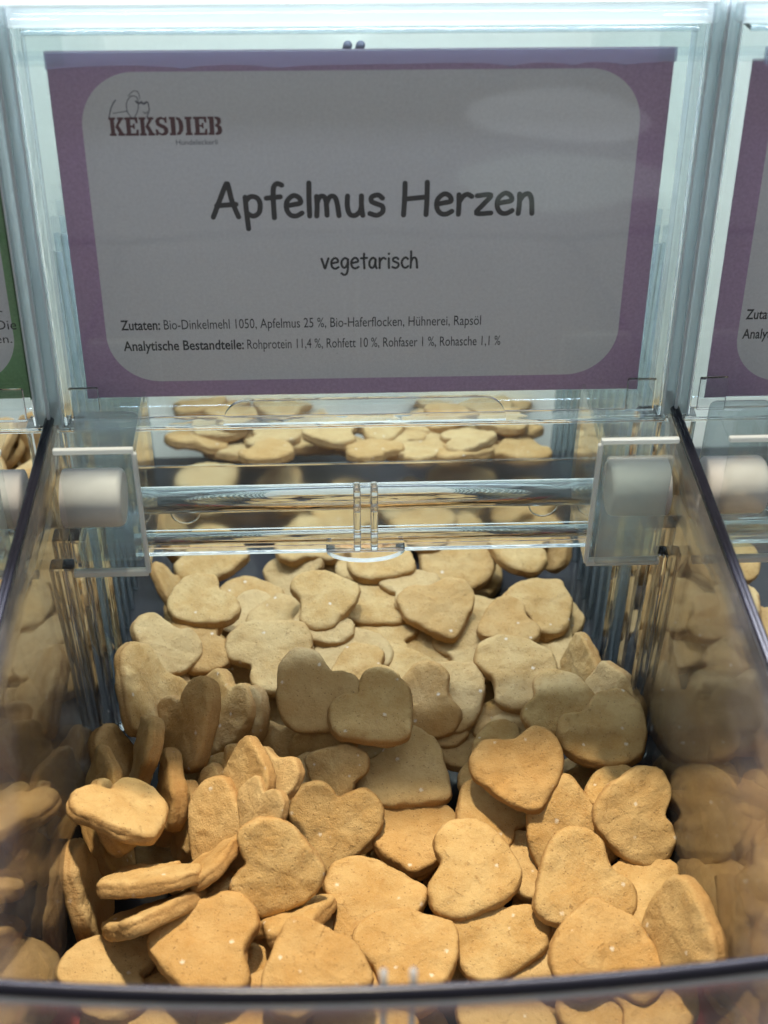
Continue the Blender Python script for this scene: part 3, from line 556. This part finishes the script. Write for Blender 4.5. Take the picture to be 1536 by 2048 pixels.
# where each biscuit lies: bin, shape, row in the label list, x, y, z (mm), rotation, size
PLACE = [
(0,2,-1,2.5,532,-15.9,0.138,-0,0,-0.99,0.93),(0,6,-1,60.1,284.1,-15.9,0.685,-0,0,-0.729,0.93),(0,0,-1,36.7,338.4,-15.3,0.014,0.801,0.598,-0.004,0.93),
(0,4,-1,-77.5,357.3,-15.9,0.358,0,0,0.934,0.93),(0,3,-1,-38.8,440.1,-15.9,0.113,0,-0,-0.994,0.93),(0,0,-1,-5.1,487.5,-15.3,0.015,0.904,-0.426,-0.002,0.93),
(0,5,-1,-77.5,465.3,-15.9,0.106,0,0,0.994,0.93),(0,0,-1,-7.7,340.1,-15.9,0.482,0,-0,-0.876,0.93),(0,0,-1,20.3,499.7,-12.9,0.964,0.027,0.109,0.239,0.93),
(0,6,-1,-6,418.3,-15.3,0.009,-0.345,-0.939,0.005,0.93),(0,8,-1,57.8,526.6,-15.9,0.993,-0,-0,0.12,0.93),(0,0,-1,-29.9,461,-3.4,0.6,-0.339,0.061,-0.722,0.93),
(0,0,-1,-50.3,383.5,-11.8,0.114,0.064,-0.152,-0.98,0.93),(0,6,-1,-31.7,367.5,-15.9,0.504,-0,0,0.864,0.93),(0,0,-1,15.6,452,-15.3,0.009,0.895,0.445,-0.009,0.93),
(0,3,-1,76.3,348.4,-15.9,0.53,0,0,-0.848,0.93),(0,6,-1,63.7,278,-15.3,0.012,-0.892,0.452,-0.006,0.93),(0,9,-1,-25.9,493.4,-8.2,0.896,-0.111,0.045,0.427,0.93),
(0,3,-1,-20.7,285.7,-13.7,0.089,0.194,0.977,0.001,0.93),(0,6,-1,-73.5,381.1,-8.9,0.022,-0.634,0.752,-0.181,0.93),(0,8,-1,-50.1,496.4,-15.9,0.823,-0,-0,0.567,0.93),
(0,5,-1,48.8,532,-8.6,0.035,0.993,0.113,0.012,0.93),(0,6,-1,-73.1,436.5,-9,0.035,-0.771,-0.633,0.063,0.93),(0,8,-1,85.4,385.9,-15.9,0.999,0,-0,0.036,0.93),
(0,0,-1,-79.4,289.5,-15.3,0.01,0.934,0.357,0.011,0.93),(0,6,-1,-63,403.5,-9,0.328,-0.06,0.235,0.913,0.93),(0,6,-1,59.9,442.5,-15.9,0.356,0,0,0.934,0.93),
(0,3,-1,36.6,253.4,-4.3,0.295,-0.197,-0.551,-0.755,0.93),(0,4,-1,-33.4,455.1,-6.5,0.151,0.937,0.057,-0.309,0.93),(0,4,-1,-59.8,316,-15.9,0.986,-0,-0,0.169,0.93),
(0,9,-1,73.9,278.3,-8.8,0.144,0.33,-0.931,-0.064,0.93),(0,1,-1,23.6,252.3,-4.6,0.46,0.742,0.467,-0.136,0.93),(0,2,-1,-84,500.5,-13.8,0.758,-0.067,-0.059,0.646,0.93),
(0,6,-1,4.2,274,-15.9,0.209,-0,0,-0.978,0.93),(0,5,-1,-51.2,422.6,-6,0.992,-0.019,0.103,0.073,0.93),(0,5,-1,-11.1,444.9,-3.5,0.802,0.061,0.356,0.475,0.93),
(0,2,-1,23.6,302.3,-15.9,0.152,0,-0,-0.988,0.93),(0,6,-1,-53,458.7,-9.2,0.942,-0.127,0.142,0.276,0.93),(0,1,-1,92.8,305.9,-11.3,0.721,-0.113,0.119,-0.673,0.93),
(0,7,-1,72.1,323.7,-11.6,0.124,-0.99,-0.05,-0.053,0.93),(0,5,-1,-6.4,445.9,2.4,0.391,-0.318,-0.013,-0.864,0.93),(0,1,-1,13.7,351.4,-9.2,0.007,0.753,-0.657,-0.035,0.93),
(0,8,-1,-42,337.9,-2.9,0.635,-0.015,0.042,-0.771,0.93),(0,9,-1,0.3,461,0.5,0.168,-0.361,-0.86,0.319,0.93),(0,9,-1,63.7,469.2,-4.9,0.43,-0.15,0.159,-0.876,0.93),
(0,9,-1,5.9,494.6,-3.6,0.877,0.031,0.075,-0.475,0.93),(0,4,-1,-25.8,330.7,-9.9,0.027,0.652,0.757,0.033,0.93),(0,5,-1,-35.4,270.6,-15.3,0.013,0.183,0.983,0.009,0.93),
(0,0,-1,-60.8,490.9,-4.4,0.049,-0.707,0.706,-0.01,0.93),(0,3,-1,51.9,351.8,-9.6,0.99,-0.04,0.015,0.138,0.93),(1,0,0,92,658.6,8.2,0.465,-0.034,0.139,0.874,0.875),
(1,1,1,48.5,658.1,8.4,0.566,-0.146,-0.103,-0.805,0.874),(1,2,2,-53.7,661.6,8.2,0.469,-0.059,0.041,0.88,0.875),(1,3,3,-76.6,658.3,10.9,0.911,-0.104,-0.083,-0.39,0.869),
(1,4,4,-18.8,637.5,8.4,0,0.015,-0.105,-0.994,0.831),(1,5,5,69.3,629.7,8.4,0.711,-0.137,0.136,0.676,0.874),(1,6,6,47.2,606.3,18.4,0.792,-0.142,-0.02,-0.593,0.855),
(1,7,7,83.7,608.3,13.4,0.447,-0.046,0.085,0.889,0.864),(1,8,8,51.1,590.1,25.4,0.881,-0.138,0.008,-0.452,0.841),(1,9,9,-5,616.8,8,0.229,-0.031,0.163,0.959,0.788),
(1,0,10,-63.4,611.9,8.5,0.948,-0.143,0.091,0.268,0.874),(1,1,11,-52.9,632.6,8.4,0.452,-0.086,0.073,0.885,0.874),(1,2,12,-87.1,619.9,11.8,0.05,0.052,0.156,0.985,0.868),
(1,3,13,21.9,598.3,25.2,0.334,-0.054,-0.13,-0.932,0.841),(1,4,14,-29.9,611,15.5,0.909,-0.089,-0.022,-0.406,0.817),(1,5,15,57,570.3,35.4,0.744,-0.148,0.116,0.641,0.821),
(1,6,16,-78.3,582.5,8.4,0.453,0.038,-0.107,0.884,0.874),(1,7,17,-40.6,574.4,8.5,0.851,0.043,0.027,-0.522,0.874),(1,8,18,58.7,575.8,8.2,0.557,0.054,-0.108,0.822,0.962),
(1,9,19,89.3,563.9,8.1,0.008,-0.17,-0.063,0.983,0.875),(1,0,20,-3.4,567.2,8,0.117,0.01,0.084,-0.989,0.875),(1,1,21,28.3,563.5,8.4,0.093,0.007,-0.1,0.991,0.874),
(1,7,147,-87.1,647.6,16.1,0.636,-0.121,0.058,0.76,0.816),(1,8,148,-41.6,647.8,14,0.572,-0.093,-0.07,-0.812,0.82),(1,9,149,78.7,641.8,15.5,0.46,-0.084,0.08,0.88,0.817),
(1,0,150,14,603.7,28.2,0.497,-0.013,0.108,0.861,0.793),(1,1,151,39.3,613.9,23.3,0.831,-0.091,-0.051,-0.546,0.803),(1,2,152,89.5,616.8,16.1,0.772,-0.09,0.023,0.629,0.816),
(1,3,153,-43.4,607.5,19.6,0.774,-0.124,0.057,0.618,0.81),(1,4,154,-13.3,596,30.8,0.659,-0.06,-0.091,-0.744,0.788),(1,5,155,60.1,576.6,38.2,0.646,-0.133,0.064,0.749,0.775),
(1,6,156,88.9,587.5,22.3,0.836,-0.115,-0.061,-0.534,0.804),(1,7,157,33.6,573.3,33.8,0.451,-0.107,0.101,0.88,0.783),(1,8,158,7.4,573.8,34.7,0.424,-0.052,-0.156,-0.891,0.781),
(1,9,159,-45.2,581.7,28.6,0.871,-0.134,0.059,0.469,0.793),(1,0,160,-77.6,627.1,14.1,0.9,-0.069,-0.045,-0.428,0.82),(1,1,161,81,615.4,24,0.76,-0.104,-0.024,-0.641,0.801),
(1,2,162,53.2,616,26.6,0.727,-0.065,0.054,0.681,0.796),(1,3,163,-66.4,632.6,17.9,0.507,-0.009,0.09,0.857,0.813),(1,2,22,-90.5,1229.5,8.3,0.702,0.035,0.037,-0.71,0.748),
(1,3,23,-51.3,487.1,8.3,0.638,0.039,-0.061,0.766,0.836),(1,4,24,-53.1,472,10.7,0.845,0.026,0.014,-0.534,0.787),(1,5,25,-38.7,469.4,14.2,0.006,0.005,0.038,-0.999,0.781),
(1,6,26,-10.2,514.3,8.4,0.82,0.109,0.058,-0.559,0.703),(1,5,35,54.7,532.4,9,0.028,0.029,-0.194,0.98,0.79),(1,9,39,92.9,469.2,8.4,0.797,0.036,-0.033,0.602,0.791),
(1,2,42,54.3,474.4,8.3,0.542,0.022,-0.027,0.84,0.747),(1,3,43,30.7,447.1,8.4,0.993,0.11,0.018,-0.03,0.836),(1,4,44,51.5,448,12.2,0.485,0.036,-0.089,0.869,0.872),
(1,5,45,8.9,453.4,13.3,0.602,0.022,0.023,-0.798,0.826),(1,6,46,14.8,432.1,14.7,0.187,0.007,0.053,-0.981,0.778),(1,3,53,-63.5,441.2,10,0.683,0.105,0.089,-0.717,0.851),
(1,9,59,87.2,446.4,10.1,0.837,0.011,0.007,-0.547,0.833),(1,0,60,37.4,402,8.5,0.696,0.036,0.041,-0.716,0.836),(1,1,61,41.5,388.6,11.2,0.831,0.018,0.01,-0.557,0.785),
(1,2,62,27.1,399.5,16.3,0.813,0.089,0.038,-0.574,0.821),(1,2,72,57.4,397.4,14.2,0.826,0.038,0.021,-0.562,0.642),(1,6,76,-105.5,383.4,8.1,0.878,0.148,0.452,-0.058,0.837),
(1,7,77,-70.8,373.7,8.3,0.898,0.218,-0.281,-0.258,0.836),(1,6,86,91.5,362.5,8.1,0.074,-0.001,-0.07,0.995,0.837),(1,7,87,52.5,371.6,13.3,0.053,0,-0.01,0.999,0.735),
(1,3,93,-105.5,341.7,8.1,0.852,-0.127,0.507,0.004,0.868),(1,9,99,64.8,327.6,8.5,0.575,0.043,-0.055,0.815,0.771),(1,3,103,-53.8,315.9,8.2,0.72,0,-0,0.694,0.771),
(1,7,107,99.3,300.8,8.3,0.693,0.025,0.024,-0.72,0.916),(1,8,108,100.8,294.5,11.7,0.693,0.039,0.038,-0.719,0.67),(1,1,111,60.7,289.4,8.1,0.81,0.045,0.025,-0.585,0.772),
(1,5,115,-17.6,292.2,8.4,0.951,0.026,-0.005,0.307,0.964),(1,6,116,-38.7,287.4,12,0.566,-0.005,0.006,0.824,0.765),(1,9,119,97.2,279,14.3,0.693,0.002,0.002,-0.721,0.903),
(1,5,125,-93.1,279.5,4.2,0.571,0.022,-0.028,0.82,0.973),(1,6,126,-76.7,268,8,0.624,0.012,0.015,-0.781,0.965),(1,7,127,-42.4,262.5,14.8,0.24,0.003,-0.027,0.97,0.95),
(1,8,128,-7.2,263.4,11,0.818,-0.004,-0.002,-0.575,0.958),(1,9,129,43.4,266.6,4.3,0.808,0.049,0.04,-0.585,0.973),(1,0,130,77.8,261.6,15,0.806,0.052,0.037,-0.589,0.949),
(1,1,131,96.9,262.3,18.4,0.587,0.02,-0.023,0.809,0.942),(1,7,27,-33.4,507.5,8.4,0.521,0.192,0.021,-0.832,0.809),(1,9,29,-95,538.6,8.1,0.816,0.077,0.565,0.088,0.836),
(1,0,30,-93,497.7,8.3,0.877,0.019,0.478,0.051,0.66),(1,1,31,-72.5,523.5,8.5,0.787,0.077,-0.067,0.608,0.923),(1,2,32,-6.4,548.7,9.2,0.999,0.049,0.003,-0.011,0.834),
(1,3,33,3.9,508.5,11.7,0.858,0.048,-0.033,0.51,0.785),(1,7,37,94.1,522.7,11.3,0.156,-0.379,-0.271,0.871,0.874),(1,8,38,46.3,507.9,8.3,0.964,0.104,0.017,-0.246,0.95),
(1,0,40,83.1,468.6,15.2,0.398,0.016,-0.057,0.915,0.822),(1,1,41,85.3,470,19.3,0.392,0.03,-0.053,0.918,0.84),(1,7,47,5,471.8,17.7,0.866,0.036,0.011,-0.499,0.818),
(1,4,54,-75.7,434.5,8.5,0.817,0.365,-0.35,-0.276,0.557),(1,5,55,-77.6,445.2,21.5,0.8,0.081,0.064,-0.591,0.887),(1,6,56,-8.3,439.4,18.4,0.276,0.022,0.068,-0.959,0.89),
(1,8,58,96.3,426.7,20.3,0.206,-0.509,-0.26,0.794,0.768),(1,3,63,37.3,407.8,24.3,0.42,0.069,-0.161,0.891,0.913),(1,5,65,-54,404.8,12.3,0.831,0.345,-0.4,-0.174,0.875),
(1,1,71,104.5,401.3,25.1,0.176,-0.398,-0.293,0.851,0.849),(1,3,73,70.1,389.2,18.8,0.933,0.081,-0.124,0.327,0.889),(1,9,79,-36,389.4,8.5,0.888,0.395,-0.211,-0.104,0.774),
(1,0,80,-17.3,381.9,18.5,0.896,0.293,-0.287,0.173,0.756),(1,1,81,-27.8,365.3,13.8,0.752,0.092,0.063,-0.649,0.734),(1,3,83,-54.6,360.3,26.2,0.129,-0.497,-0.223,0.829,0.847),
(1,4,84,-40.1,346.5,39.2,0.885,0.269,-0.255,-0.281,0.698),(1,0,90,49.1,350.9,15,0.349,-0.009,0.125,-0.929,0.897),(1,1,91,16.4,344.1,8,0.995,0.037,0.005,-0.088,0.965),
(1,4,94,-73.4,350.7,14,0.12,-0.521,-0.21,0.819,0.825),(1,8,98,77.7,333.7,19.4,0.904,0.307,0.035,-0.294,1.015),(1,1,101,-109.7,318.3,8.1,0.755,0.143,0.619,0.16,1.061),
(1,2,102,-65.4,311.3,16.7,0.262,-0.306,0.202,0.893,0.898),(1,6,106,-30.2,298.1,19.8,0.417,-0.28,0.236,0.832,0.892),(1,9,109,100.4,305.5,18.7,0.697,0.029,0.04,-0.716,0.894),
(1,2,112,-0.2,307.3,14.7,0.649,0.053,-0.061,0.757,1.007),(1,7,117,42.9,291.7,12.6,0.97,0.116,0.016,-0.211,0.955),(1,0,120,107.4,276.6,38.5,0.216,-0.521,-0.238,0.791,1.033),
(1,3,123,-99.3,283.5,12,0.658,0.002,0.003,-0.753,1.004),(1,2,132,-107.6,360.9,26.3,0.086,-0.476,-0.209,0.85,0.758),(1,3,133,-61.3,354.5,21.2,0.842,0.286,-0.389,-0.242,0.767),
(1,4,134,-47.7,349.4,42.9,0.13,-0.396,-0.28,0.865,0.728),(1,6,136,-82.3,423.1,8.3,0.777,0.4,-0.296,-0.386,0.697),(1,7,137,-99.9,337.2,30.3,0.851,-0.053,0.521,0.036,0.795),
(1,9,139,-8.7,349,11.5,0.124,-0.038,-0.375,0.918,0.646),(1,0,140,54.8,377.5,20.5,0.834,-0.004,-0.003,-0.552,0.723),(1,1,141,99.1,347.7,28.2,0.086,0.006,-0.028,0.996,0.71),
(1,2,142,-19.8,453.4,23.6,0.841,0.031,0.016,-0.54,0.764),(1,3,143,25.5,479.1,21,0.54,0.024,-0.036,0.841,0.769),(1,4,144,65.7,454.2,20.1,0.832,0.036,0.012,-0.553,0.728),
(1,5,145,-2.4,423.4,20.7,0.837,0.028,0.017,-0.546,0.813),(1,6,146,-88.5,434.5,28.3,0.961,0.109,0.236,-0.09,0.798),(1,8,28,-25.7,522.7,17.5,0.062,0.004,0.069,-0.996,0.844),
(1,4,34,11.9,496.4,24.8,0.864,0.034,-0.025,0.502,0.83),(1,6,36,32.7,532.6,15.1,0.6,0.024,0.033,-0.799,0.823),(1,8,48,-16.1,465.5,29.7,0.597,0.05,-0.08,0.797,0.82),
(1,9,49,-76.1,464.9,28,0.877,0.029,0.015,-0.479,0.857),(1,0,50,79.2,515.8,16,0.601,0.018,0.03,-0.798,0.881),(1,1,51,89.3,1224.2,8.2,0.997,0.041,0,0.067,0.88),
(1,2,52,36.1,463.2,22.3,0.988,0.108,-0.007,0.112,0.886),(1,7,57,-40.1,437,22.7,0.442,0.065,-0.15,0.882,0.989),(1,4,64,23.1,401.2,24.6,0.744,0.278,0.07,-0.604,0.823),
(1,6,66,-61.2,407.8,14,0.829,0.362,-0.302,-0.301,0.917),(1,8,68,-93.5,407.2,26.7,0.88,0.092,0.455,-0.104,1.024),(1,9,69,68.1,413.7,29.5,0.578,0.071,-0.14,0.801,0.938),
(1,4,74,83.4,391.9,29.8,0.831,0.028,-0.036,0.554,0.884),(1,8,78,-92.5,377.9,23.6,0.103,0.585,-0.047,-0.803,0.942),(1,2,82,-14.7,366.9,21.5,0.443,0.216,0.248,-0.834,0.649),
(1,8,88,60.4,353.8,33.3,0.975,0.182,-0.061,0.115,0.894),(1,6,96,-57.3,333.1,26.5,0.854,0.367,-0.114,-0.35,0.935),(1,7,97,-15.8,344.6,14.1,0.938,0.331,0.043,-0.091,0.932),
(1,4,104,-82.8,296,26.5,0.909,-0.374,-0.185,-0.017,0.97),(1,0,110,39.2,315.2,21.4,0.775,0.075,-0.046,0.626,0.992),(1,4,114,75.6,304.7,24.4,0.858,0.164,0.114,-0.473,0.985),
(1,8,118,12.6,285,15.7,0.504,0.024,-0.046,0.862,0.995),(1,2,122,-24.5,270.1,31,0.162,0.019,0.082,-0.983,0.942),(1,5,135,-43,330.2,42,0.839,0.327,-0.286,-0.327,0.644),
(1,8,138,-61.1,317.9,29,0.38,-0.387,0.122,0.831,0.781),(1,7,67,-74.9,388.4,26.6,0.877,0.222,-0.426,0.003,0.998),(1,0,70,-23.1,394.9,36.7,0.905,0.292,0.095,-0.295,0.939),
(1,5,75,3.8,385.4,35.8,0.915,0.122,-0.032,0.383,0.915),(1,5,85,-81.9,364,15.4,0.098,-0.59,-0.165,0.785,1.024),(1,9,89,98.3,373.9,31.1,0.956,0.06,-0.018,0.285,0.987),
(1,2,92,16.8,370.9,14.7,0.908,0.077,-0.043,0.409,0.989),(1,5,95,-93.8,331.3,42.2,0.913,-0.102,0.222,0.326,0.961),(1,0,100,100.1,331.6,32.2,0.663,0.215,0.25,-0.672,0.905),
(1,5,105,-85.4,309.1,30.6,0.809,-0.294,-0.225,-0.456,0.988),(1,1,121,80.1,276.4,26.1,0.024,0.015,-0.125,0.992,0.999),(1,4,124,-62.8,282.2,27.8,0.658,0.034,0.037,-0.751,1.014),
(1,3,113,-35.4,309.3,33.9,0.72,0.279,-0.258,0.581,0.954),(3,8,-1,128.1,369.1,30.9,0.605,0.446,-0.483,-0.449,1),(3,7,-1,138.2,342.5,31.8,0.039,0.347,0.782,-0.516,1),
(3,6,-1,132.3,315.2,28.1,0.774,0.203,0.551,0.239,1),(3,9,-1,149.1,375.4,33.8,0.955,-0.048,-0.204,0.21,1),(2,8,-1,-133.9,412.5,27.4,0.298,0.786,-0.238,-0.487,1),
(2,6,-1,-164,529.6,39.3,0.097,-0.37,0.923,-0.033,1),(3,6,-1,159.2,304.5,37.2,0.869,0.098,0.069,0.48,1),(3,6,-1,133,499,26.7,0.474,0.308,0.813,0.14,1),
(3,1,-1,145.9,452.8,31.8,0.912,-0.128,-0.145,0.362,1),(2,7,-1,-140.8,484.8,28.8,0.679,-0.197,0.001,-0.707,1),(3,6,-1,147.2,318.4,31,0.099,-0.903,-0.335,0.252,1),
(3,5,-1,135.5,578.8,25.9,0.161,0.688,-0.552,-0.443,1),(2,4,-1,-155.2,548.2,33,0.531,0.036,-0.234,0.814,1),(2,4,-1,-153.1,518.9,31.8,0.695,0.013,-0.089,0.713,1),
(2,9,-1,-148.2,596.9,29.8,0.587,0.587,-0.395,0.395,1),(2,0,-1,-137.6,266.8,24.1,0.087,0.373,-0.858,-0.343,1),(2,5,-1,-141.6,520.5,25,0.031,0.981,-0.084,0.169,1),
(3,3,-1,139,417.4,23.6,0.279,-0.076,-0.073,-0.954,1),(3,2,-1,146.1,263.8,26.4,0.433,0.832,-0.208,0.278,1),(2,3,-1,-150.7,343.6,28.1,0.982,-0.001,0.004,0.189,1),
(2,2,-1,-156.8,564.4,30.5,0.036,-0.604,-0.787,-0.12,1),(3,1,-1,145.6,379.8,25.2,0.111,-0.792,0.577,-0.169,1),(3,1,-1,150.6,292,27,0.026,-0.024,0.285,0.958,1),
(3,3,-1,137.7,540.5,21.8,0.268,0.468,0.841,0.053,1),(2,6,-1,-185.9,515.9,40.3,0.616,0.106,-0.052,-0.778,1),(2,4,-1,-151.1,248.4,26,0.293,-0.26,-0.461,-0.796,1),
(2,6,-1,-196.7,504.7,44.2,0.156,0.332,0.081,-0.927,1),(2,6,-1,-148.4,466.3,24.8,0.477,0.127,0.019,0.87,1),(3,2,-1,145.3,283.5,23.2,0,0.064,-0.244,-0.968,1),
(3,6,-1,164.4,243,30.6,0.26,0.524,-0.402,-0.704,1),(2,1,-1,-145.6,435.4,23,0.165,-0.047,-0.949,-0.266,1),(2,3,-1,-171.2,235.9,32.6,0.502,-0.337,0.764,-0.226,1),
(3,4,-1,155.8,426.8,26.1,0.18,0.496,-0.849,0.03,1),(3,5,-1,141,273.4,20,0.196,0.122,-0.15,-0.961,1),(2,5,-1,-178.9,475.5,35.1,0.015,0.234,0.972,0.018,1),
(2,3,-1,-164.8,588.4,27.8,0.08,-0.245,-0.756,-0.602,1),(2,5,-1,-166.3,276.2,28.4,0.323,0.022,0.098,0.941,1),(2,4,-1,-146.2,269.3,20,0.132,-0.15,-0.013,-0.98,1),
(3,2,-1,167.3,453.7,28.4,0.956,-0.188,-0.036,0.222,1),(3,5,-1,172.5,347.6,30,0.686,0.11,0.032,-0.718,1),(3,1,-1,177.1,321.2,31.6,0.098,-0.87,0.481,0.05,1),
(2,5,-1,-139,573.6,15.7,0.007,-0.389,0.921,-0.01,1),(3,1,-1,153.9,504.5,21.2,0.022,0.561,-0.827,0.016,1),(2,3,-1,-138.8,459.8,15.1,0.945,0,-0,0.326,1),
(2,0,-1,-174,335.4,28.8,0.942,0.216,-0.204,-0.158,1),(3,2,-1,147.5,479.4,18.1,0.078,0.567,-0.818,0.059,1),(3,9,-1,143.1,272.2,15.7,0.012,1,0.018,-0.011,1),
(3,2,-1,188.5,236.5,33.8,0.025,0.519,0.549,-0.655,1),(2,3,-1,-143.9,500.5,15.7,0.776,0.026,0.014,-0.63,1),(3,2,-1,185.3,391.1,32.1,0.954,-0.007,0.095,0.285,1),
(2,3,-1,-159.4,305.3,21.7,0.902,-0.002,-0.003,-0.432,1),(2,7,-1,-145.4,541,15.7,0,-0.871,-0.492,-0.015,1),(2,2,-1,-146,391.6,15.7,0.016,0.611,0.791,0.001,1),
(3,5,-1,145.2,449.8,15.1,0.031,-0,0,1,1),(2,3,-1,-192.8,581.9,34.1,0.238,-0.035,0.966,0.092,1),(3,1,-1,180.1,434.6,28.9,0.107,0.864,0.491,-0.001,1),
(3,3,-1,166.8,357.1,23.4,0.063,-0.929,0.363,-0.036,1),(3,9,-1,147.6,414.3,15.7,0.013,0.923,0.385,-0.007,1),(2,5,-1,-163.4,347.5,22,0.002,-0.682,-0.732,0.004,1),
(3,0,-1,177,242.2,27.4,0.017,0.631,0.478,0.611,1),(2,1,-1,-162.8,560.6,21.3,0.997,0.014,-0.005,-0.073,1),(3,3,-1,173.4,490.4,24.7,0.962,0.078,0.136,-0.222,1),
(2,7,-1,-188.1,518.1,30.2,0.912,-0.091,0.025,0.399,1),(2,9,-1,-182.7,454,28,0.736,-0.011,0.004,0.677,1),(2,7,-1,-150.9,326.1,15.1,0.952,0,-0,-0.306,1),
(3,5,-1,179.2,394.7,26,0.994,-0.053,0.079,-0.058,1),(3,2,-1,163.9,272.8,19,0.079,-0.554,0.82,-0.12,1),(3,8,-1,154.2,541,15.1,0.812,0,-0,-0.584,1),
(3,5,-1,196.3,352.5,31.8,0.286,-0.677,0.646,-0.208,1),(2,3,-1,-161.3,252.9,17.8,0.386,0.093,0.073,0.915,1),(3,5,-1,171.2,388.5,21.6,0.057,-0.389,-0.916,0.077,1),
(2,3,-1,-191,553.6,29.3,0.863,0.201,-0.276,0.373,1),(3,4,-1,158.7,378.3,15.7,0.015,0.913,-0.409,0.005,1),(2,4,-1,-172.7,463.7,21.1,0.04,-0.711,-0.701,-0.026,1),
(2,3,-1,-158.1,290.9,15.1,0.526,0,0,0.851,1),(3,9,-1,190.9,263.4,28.2,0.432,-0.211,-0.083,-0.873,1),(2,8,-1,-170.5,391.5,20,0.908,-0.063,-0.126,-0.394,1),
(3,8,-1,166.6,574.4,17.9,0.92,-0.045,0.083,0.381,1),(3,7,-1,161.8,335.8,15.7,0.013,0.999,0.037,-0.005,1),(2,1,-1,-191.9,500.3,26.5,0.076,0.012,-0.08,-0.994,1),
(3,8,-1,196.4,282.9,28,0.272,0.825,-0.477,-0.136,1),(2,6,-1,-191.8,241.1,25.6,0.11,0.726,0.647,0.203,1),(3,1,-1,205.4,388.9,31,0.447,-0.514,-0.365,0.635,1),
(3,1,-1,184.9,313.6,21.7,0.821,-0.014,-0.006,0.571,1)]

ROWS = ((0, 845, 'farthest row under the card'), (845, 925, 'row seen through the flap'), (925, 1045, 'row behind the flap rods'), (1045, 1145, 'row just below the flap'),
        (1145, 1260, 'second row below the flap'), (1260, 1372, 'third row below the flap'), (1372, 1480, 'row across the shadow line'), (1480, 1600, 'row just before the shadow'),
        (1600, 1760, 'row amid the warm light'), (1760, 1870, 'second row from the rim'), (1870, 1965, 'row along the rim'), (1965, 3000, 'row under the rim'))
ORD = 'leftmost,second,third,fourth,fifth,sixth,seventh,eighth,ninth,tenth,eleventh,twelfth,thirteenth,fourteenth,fifteenth,sixteenth,seventeenth,eighteenth,nineteenth,twentieth'.split(',')
def sight(p):
    d = Vector(p)-Vector(CAM['loc']); return 768+2731*d.dot(R_)/d.dot(F_), 1024-2731*d.dot(U_)/d.dot(F_)
made = []
for g, k, src, x, y, z, qw, qx, qy, qz, s in PLACE:
    o = bpy.data.objects.new('heart_biscuit', BM[k]); C.objects.link(o)
    o.location = (x*MM, y*MM, z*MM); o.rotation_mode = 'QUATERNION'; o.rotation_quaternion = (qw, qx, qy, qz); o.scale = (s, s, s)
    o['category'] = 'biscuit'
    deep = 'near the front rim' if y < 330 else 'halfway back' if y < 450 else 'at the back under the flap'
    across = 'by the left wall' if x < -40 else 'by the right wall' if x > 40 else 'in the middle'
    if g == 0: o['label'] = 'biscuit buried '+across+', '+deep; o['group'] = 'buried biscuits '+across+' '+deep
    elif g == 2: o['label'] = 'biscuit in the left neighbouring bin, dimmed by clear walls, '+deep; o['group'] = 'left bin biscuits '+deep
    elif g == 3: o['label'] = 'biscuit in the right neighbouring bin, dimmed by clear walls, '+deep; o['group'] = 'right bin biscuits '+deep
    else: o['group'] = 'top layer biscuits in the middle bin'; made.append((o, Quaternion((qw, qx, qy, qz)), (x, y, z)))
for lo, hi, nm in ROWS:
    row = [(sight(p)[0], o, q, p) for o, q, p in made if lo <= sight(p)[1] < hi]; row.sort(key=lambda r: r[0])
    for i, (u, o, q, p) in enumerate(row):
        n = q @ Vector((0, 0, 1)); t = q @ Vector((0, -1, 0)); tilt = math.degrees(math.acos(max(-1, min(1, abs(n.z)))))
        a, b = t.dot(R_), t.dot(U_); side = 'right' if a > 0 else 'left'; vert = 'up' if b > 0 else 'down'
        tip = side if abs(a) > 1.6*abs(b) else vert if abs(b) > 1.6*abs(a) else vert+' '+side
        j = len(row)-1-i
        place = (ORD[i]+(' in the ' if i == 0 else ' from left in the ')) if i <= j else (('rightmost in the ') if j == 0 else ORD[j]+' from right in the ')
        if tilt > 58: o['label'] = 'biscuit standing on edge, '+place+nm
        elif tilt > 32: o['label'] = 'steeply leaning biscuit, '+place+nm
        else: o['label'] = ('flat' if tilt < 13 else 'tilted')+' biscuit pointing '+tip+', '+place+nm

# the deeper layers of the two neighbouring bins: too many to tell apart
def pile(name, dz, side):
    bm = bmesh.new(); rnd = random.Random(9+dz)
    outs = [heart_outline(k, 14) for k in range(6)]
    for g, k, src, x, y, z, qw, qx, qy, qz, s in PLACE:
        if g != side or y < 262: continue
        for j in (0, 1):
            q = Quaternion((qw, qx, qy, qz)) @ Quaternion((0, 0, 1), rnd.uniform(0, 6)); c = Vector((x+rnd.uniform(-2, 2), y+rnd.uniform(-8, 8), z-dz-9*j))
            o = outs[(k+j) % 6]; rings = []
            for sc_, h in ((.8, 3.4), (.97, 2.4), (1, 0), (.95, -2.6)):
                rings.append([bm.verts.new((c+q @ Vector((a*sc_*.95, b*sc_*.95, h)))*MM) for a, b in o])
            bm.faces.new(rings[0])
            for a, b in zip(rings, rings[1:]):
                for i in range(14): bm.faces.new((a[i], b[i], b[(i+1) % 14], a[(i+1) % 14]))
    o = obj(name, bm, M_bis, smooth=True, kind='stuff'); o['category'] = 'biscuits'
    o['label'] = 'deeper layers of heart biscuits in the %s neighbouring bin' % ('left' if side == 2 else 'right')
pile('biscuit_pile', 9, 2); pile('biscuit_pile', 9, 3)
